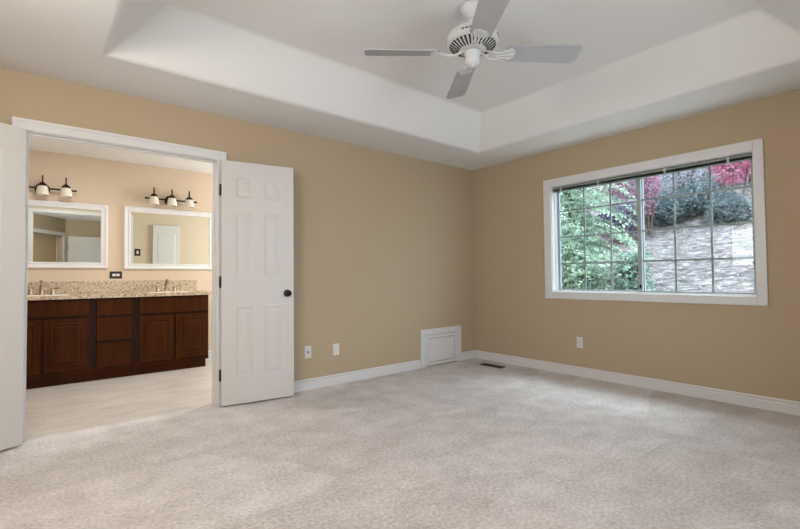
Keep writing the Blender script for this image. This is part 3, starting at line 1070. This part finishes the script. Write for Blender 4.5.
# leaf litter on the slope
mb = MB()
for k in range(9000):
    x = random.uniform(1.2, 9.5); y = random.uniform(-3.5, 5.5)
    a = random.uniform(0, math.pi); s = random.uniform(0.015, 0.05)
    z = hz(x, y) + 0.012 + random.uniform(0, 0.03)
    u = Vector((math.cos(a), math.sin(a), random.uniform(-0.3, 0.5))) * s
    w = Vector((-math.sin(a), math.cos(a), random.uniform(-0.2, 0.5))) * s * 0.35
    c = Vector((x, y, z))
    mb.add([c - u, c + w, c + u, c - w], [(0, 1, 2, 3)])
tag(mb.build('leaf_litter', 'litter', hill, fix=False), 'pale dry leaves', kind='stuff')

def conifer(x, y, h, rad, nb, m, label, group='conifers outside the window', z=None):
    e = empty('conifer_tree', (x, y, hz(x, y) - 0.05))
    tag(e, label, 'tree', group)
    t = MB()
    t.tube([(0, 0, 0), (0.02, 0, h * 0.5), (0, 0.01, h * 0.98)], [0.035 * h / 2 + 0.02, 0.02 * h / 2 + 0.01, 0.006], 8)
    t.build('trunk', 'bark', e)
    f = MB()
    for b in range(nb):
        q = b / nb
        zz = h * (0.06 + 0.93 * q)
        L = rad * (1 - q) ** 0.8 * random.uniform(0.75, 1.1) + 0.06
        az = b * 2.399 + random.uniform(-0.3, 0.3)
        d = Vector((math.cos(az), math.sin(az), 0))
        sd = Vector((-d.y, d.x, 0))
        n = max(5, int(L * 16))
        for j in range(9):
            c = Vector((random.gauss(0, 0.13), random.gauss(0, 0.13), zz + random.uniform(-0.06, 0.06))) * 1.0
            dd = Vector((random.uniform(-1, 1), random.uniform(-1, 1), random.uniform(-1, 0.2))).normalized() * random.uniform(0.06, 0.13)
            ww = dd.cross(Vector((random.uniform(-1, 1), random.uniform(-1, 1), 1))).normalized() * 0.03
            f.add([c, c + dd * 0.5 + ww, c + dd, c + dd * 0.5 - ww], [(0, 1, 2, 3)])
        for s in range(n + 1):
            u = s / n
            p = d * (L * u) + Vector((0, 0, zz + L * (0.22 * u - 0.62 * u * u)))
            tw = (0.34 * L * (1 - 0.75 * u) + 0.05) * random.uniform(0.8, 1.15)
            for sg in (-1, 1):
                dr = (sd * sg + d * 0.75 + Vector((0, 0, -0.28 - 0.3 * u))).normalized()
                # twig as a string of short drooping needles sprays
                m_ = max(4, int(tw / 0.026))
                for k in range(m_):
                    c = p + dr * (tw * (k + 0.3) / m_) + Vector((random.uniform(-1, 1), random.uniform(-1, 1), random.uniform(-1, 1))) * 0.014
                    ln = random.uniform(0.03, 0.065)
                    dd = (dr + Vector((random.uniform(-.6, .6), random.uniform(-.6, .6), random.uniform(-.7, .1)))).normalized() * ln
                    ww = dd.cross(Vector((random.uniform(-1, 1), random.uniform(-1, 1), 1))).normalized() * ln * 0.32
                    f.add([c, c + dd * 0.5 + ww, c + dd, c + dd * 0.5 - ww], [(0, 1, 2, 3)])
    f.build('foliage', m, e, fix=False)
    return e

def leafy(name, x, y, h, blobs, n, size, m, label, cat, group, stems=4, zoff=0.0):
    """blobs: list of (dx,dy,dz,rx,ry,rz) crowns above the base"""
    e = empty(name, (x, y, hz(x, y) - 0.05 + zoff))
    tag(e, label, cat, group)
    t = MB()
    for k in range(stems):
        b = blobs[k % len(blobs)]
        q = Vector((b[0] + random.uniform(-.3, .3) * b[3], b[1] + random.uniform(-.3, .3) * b[4], b[2] + 0.3 * b[5]))
        t.tube([(random.uniform(-.04, .04), random.uniform(-.04, .04), -0.05), q * 0.5 + Vector((random.uniform(-.08, .08), random.uniform(-.08, .08), 0)), q], [0.035, 0.022, 0.006], 6)
    t.build('stems', 'bark', e)
    f = MB()
    tot = sum(b[3] * b[4] * b[5] for b in blobs)
    for b in blobs:
        for k in range(int(n * b[3] * b[4] * b[5] / tot)):
            v = Vector((random.gauss(0, 1), random.gauss(0, 1), random.gauss(0, 1))).normalized() * random.uniform(0.45, 1.0) ** 0.6
            v *= 1 + 0.18 * math.sin(5 * v.x + 3 * v.z) * math.cos(4 * v.y)
            c = Vector((b[0] + v.x * b[3], b[1] + v.y * b[4], b[2] + v.z * b[5]))
            s = size * random.uniform(0.6, 1.3)
            u = Vector((random.uniform(-1, 1), random.uniform(-1, 1), random.uniform(-.8, .4))).normalized() * s
            w = u.cross(Vector((random.uniform(-1, 1), random.uniform(-1, 1), random.uniform(-1, 1)))).normalized() * s * 0.45
            f.add([c - u, c - u * 0.1 + w, c + u, c - u * 0.1 - w], [(0, 1, 2, 3)])
    f.build('foliage', m, e, fix=False)
    return e

conifer(2.95, 0.32, 4.6, 1.30, 135, 'needles_pale', 'tall pale green conifer filling the left panes of the window')
conifer(1.95, -0.50, 0.82, 0.42, 34, 'needles_pale', 'small pale conifer low in the left sash, in front of the tall conifer')
conifer(2.30, -0.98, 0.72, 0.40, 32, 'needles_green', 'small green conifer low beside the middle stile of the window')
leafy('maple_tree', 6.7, 1.30, 1.6, [(0, 0, 1.55, .5, .5, .45), (.1, -.45, 1.3, .4, .4, .38), (-.1, .5, 1.75, .45, .45, .4)], 5200, 0.036, 'maple_pink',
      'pink leaved maple behind the conifer, left of the middle stile', 'tree', 'maples on the slope')
leafy('purple_shrub', 6.1, 0.72, 0.9, [(0, 0, .6, .4, .45, .4), (.1, .4, .55, .35, .4, .33)], 3600, 0.034, 'maple_purple',
      'dark purple shrub under the pink maple', 'shrub', 'shrubs on the slope')
leafy('maple_tree', 6.6, 0.36, 1.6, [(0, 0, 1.2, .25, .26, .35), (0, .05, .75, .2, .22, .3), (0, .05, 1.6, .28, .3, .3)], 2400, 0.034, 'maple_pink',
      'slim pink leaved maple just right of the middle stile', 'tree', 'maples on the slope')
leafy('maple_tree', 7.0, -1.16, 1.8, [(0, 0, 1.2, .3, .32, .36), (.1, .25, 1.45, .3, .28, .3), (0, -.3, 1.45, .3, .3, .35)], 3600, 0.036, 'maple_red',
      'red leaved maple at the top right corner of the window', 'tree', 'maples on the slope')
for (sx, sy, r, hh, mm, lb) in ((7.2, 0.30, .42, .48, 'bush_green', 'dark green bush beside the slim pink maple in the right sash'),
                                (7.4, -0.40, .48, .52, 'bush_green', 'dark green bush in the middle column of the right sash'),
                                (6.8, -1.12, .34, .46, 'bush_green', 'small dark green bush beneath the red maple'),
                                (8.4, 0.10, .75, 1.0, 'bush_grey', 'tall grey green bush up the slope behind the dark green bushes'),
                                (9.2, 1.9, .75, 1.1, 'bush_grey', 'tall grey green bush up the slope behind the pink maple'),
                                (8.6, -1.1, .60, 1.0, 'bush_grey', 'tall grey green bush up the slope behind the red maple'),
                                (5.2, 1.5, .45, .6, 'bush_green', 'dark green bush between the tall conifer and the purple shrub')):
    leafy('garden_bush', sx, sy, hh, [(0, 0, hh * .8, r, r, hh * .75), (.1, r * .6, hh * .6, r * .7, r * .7, hh * .6), (-.1, -r * .6, hh * .65, r * .7, r * .7, hh * .6)],
          5500, 0.038, mm, lb, 'bush', 'bushes on the slope')
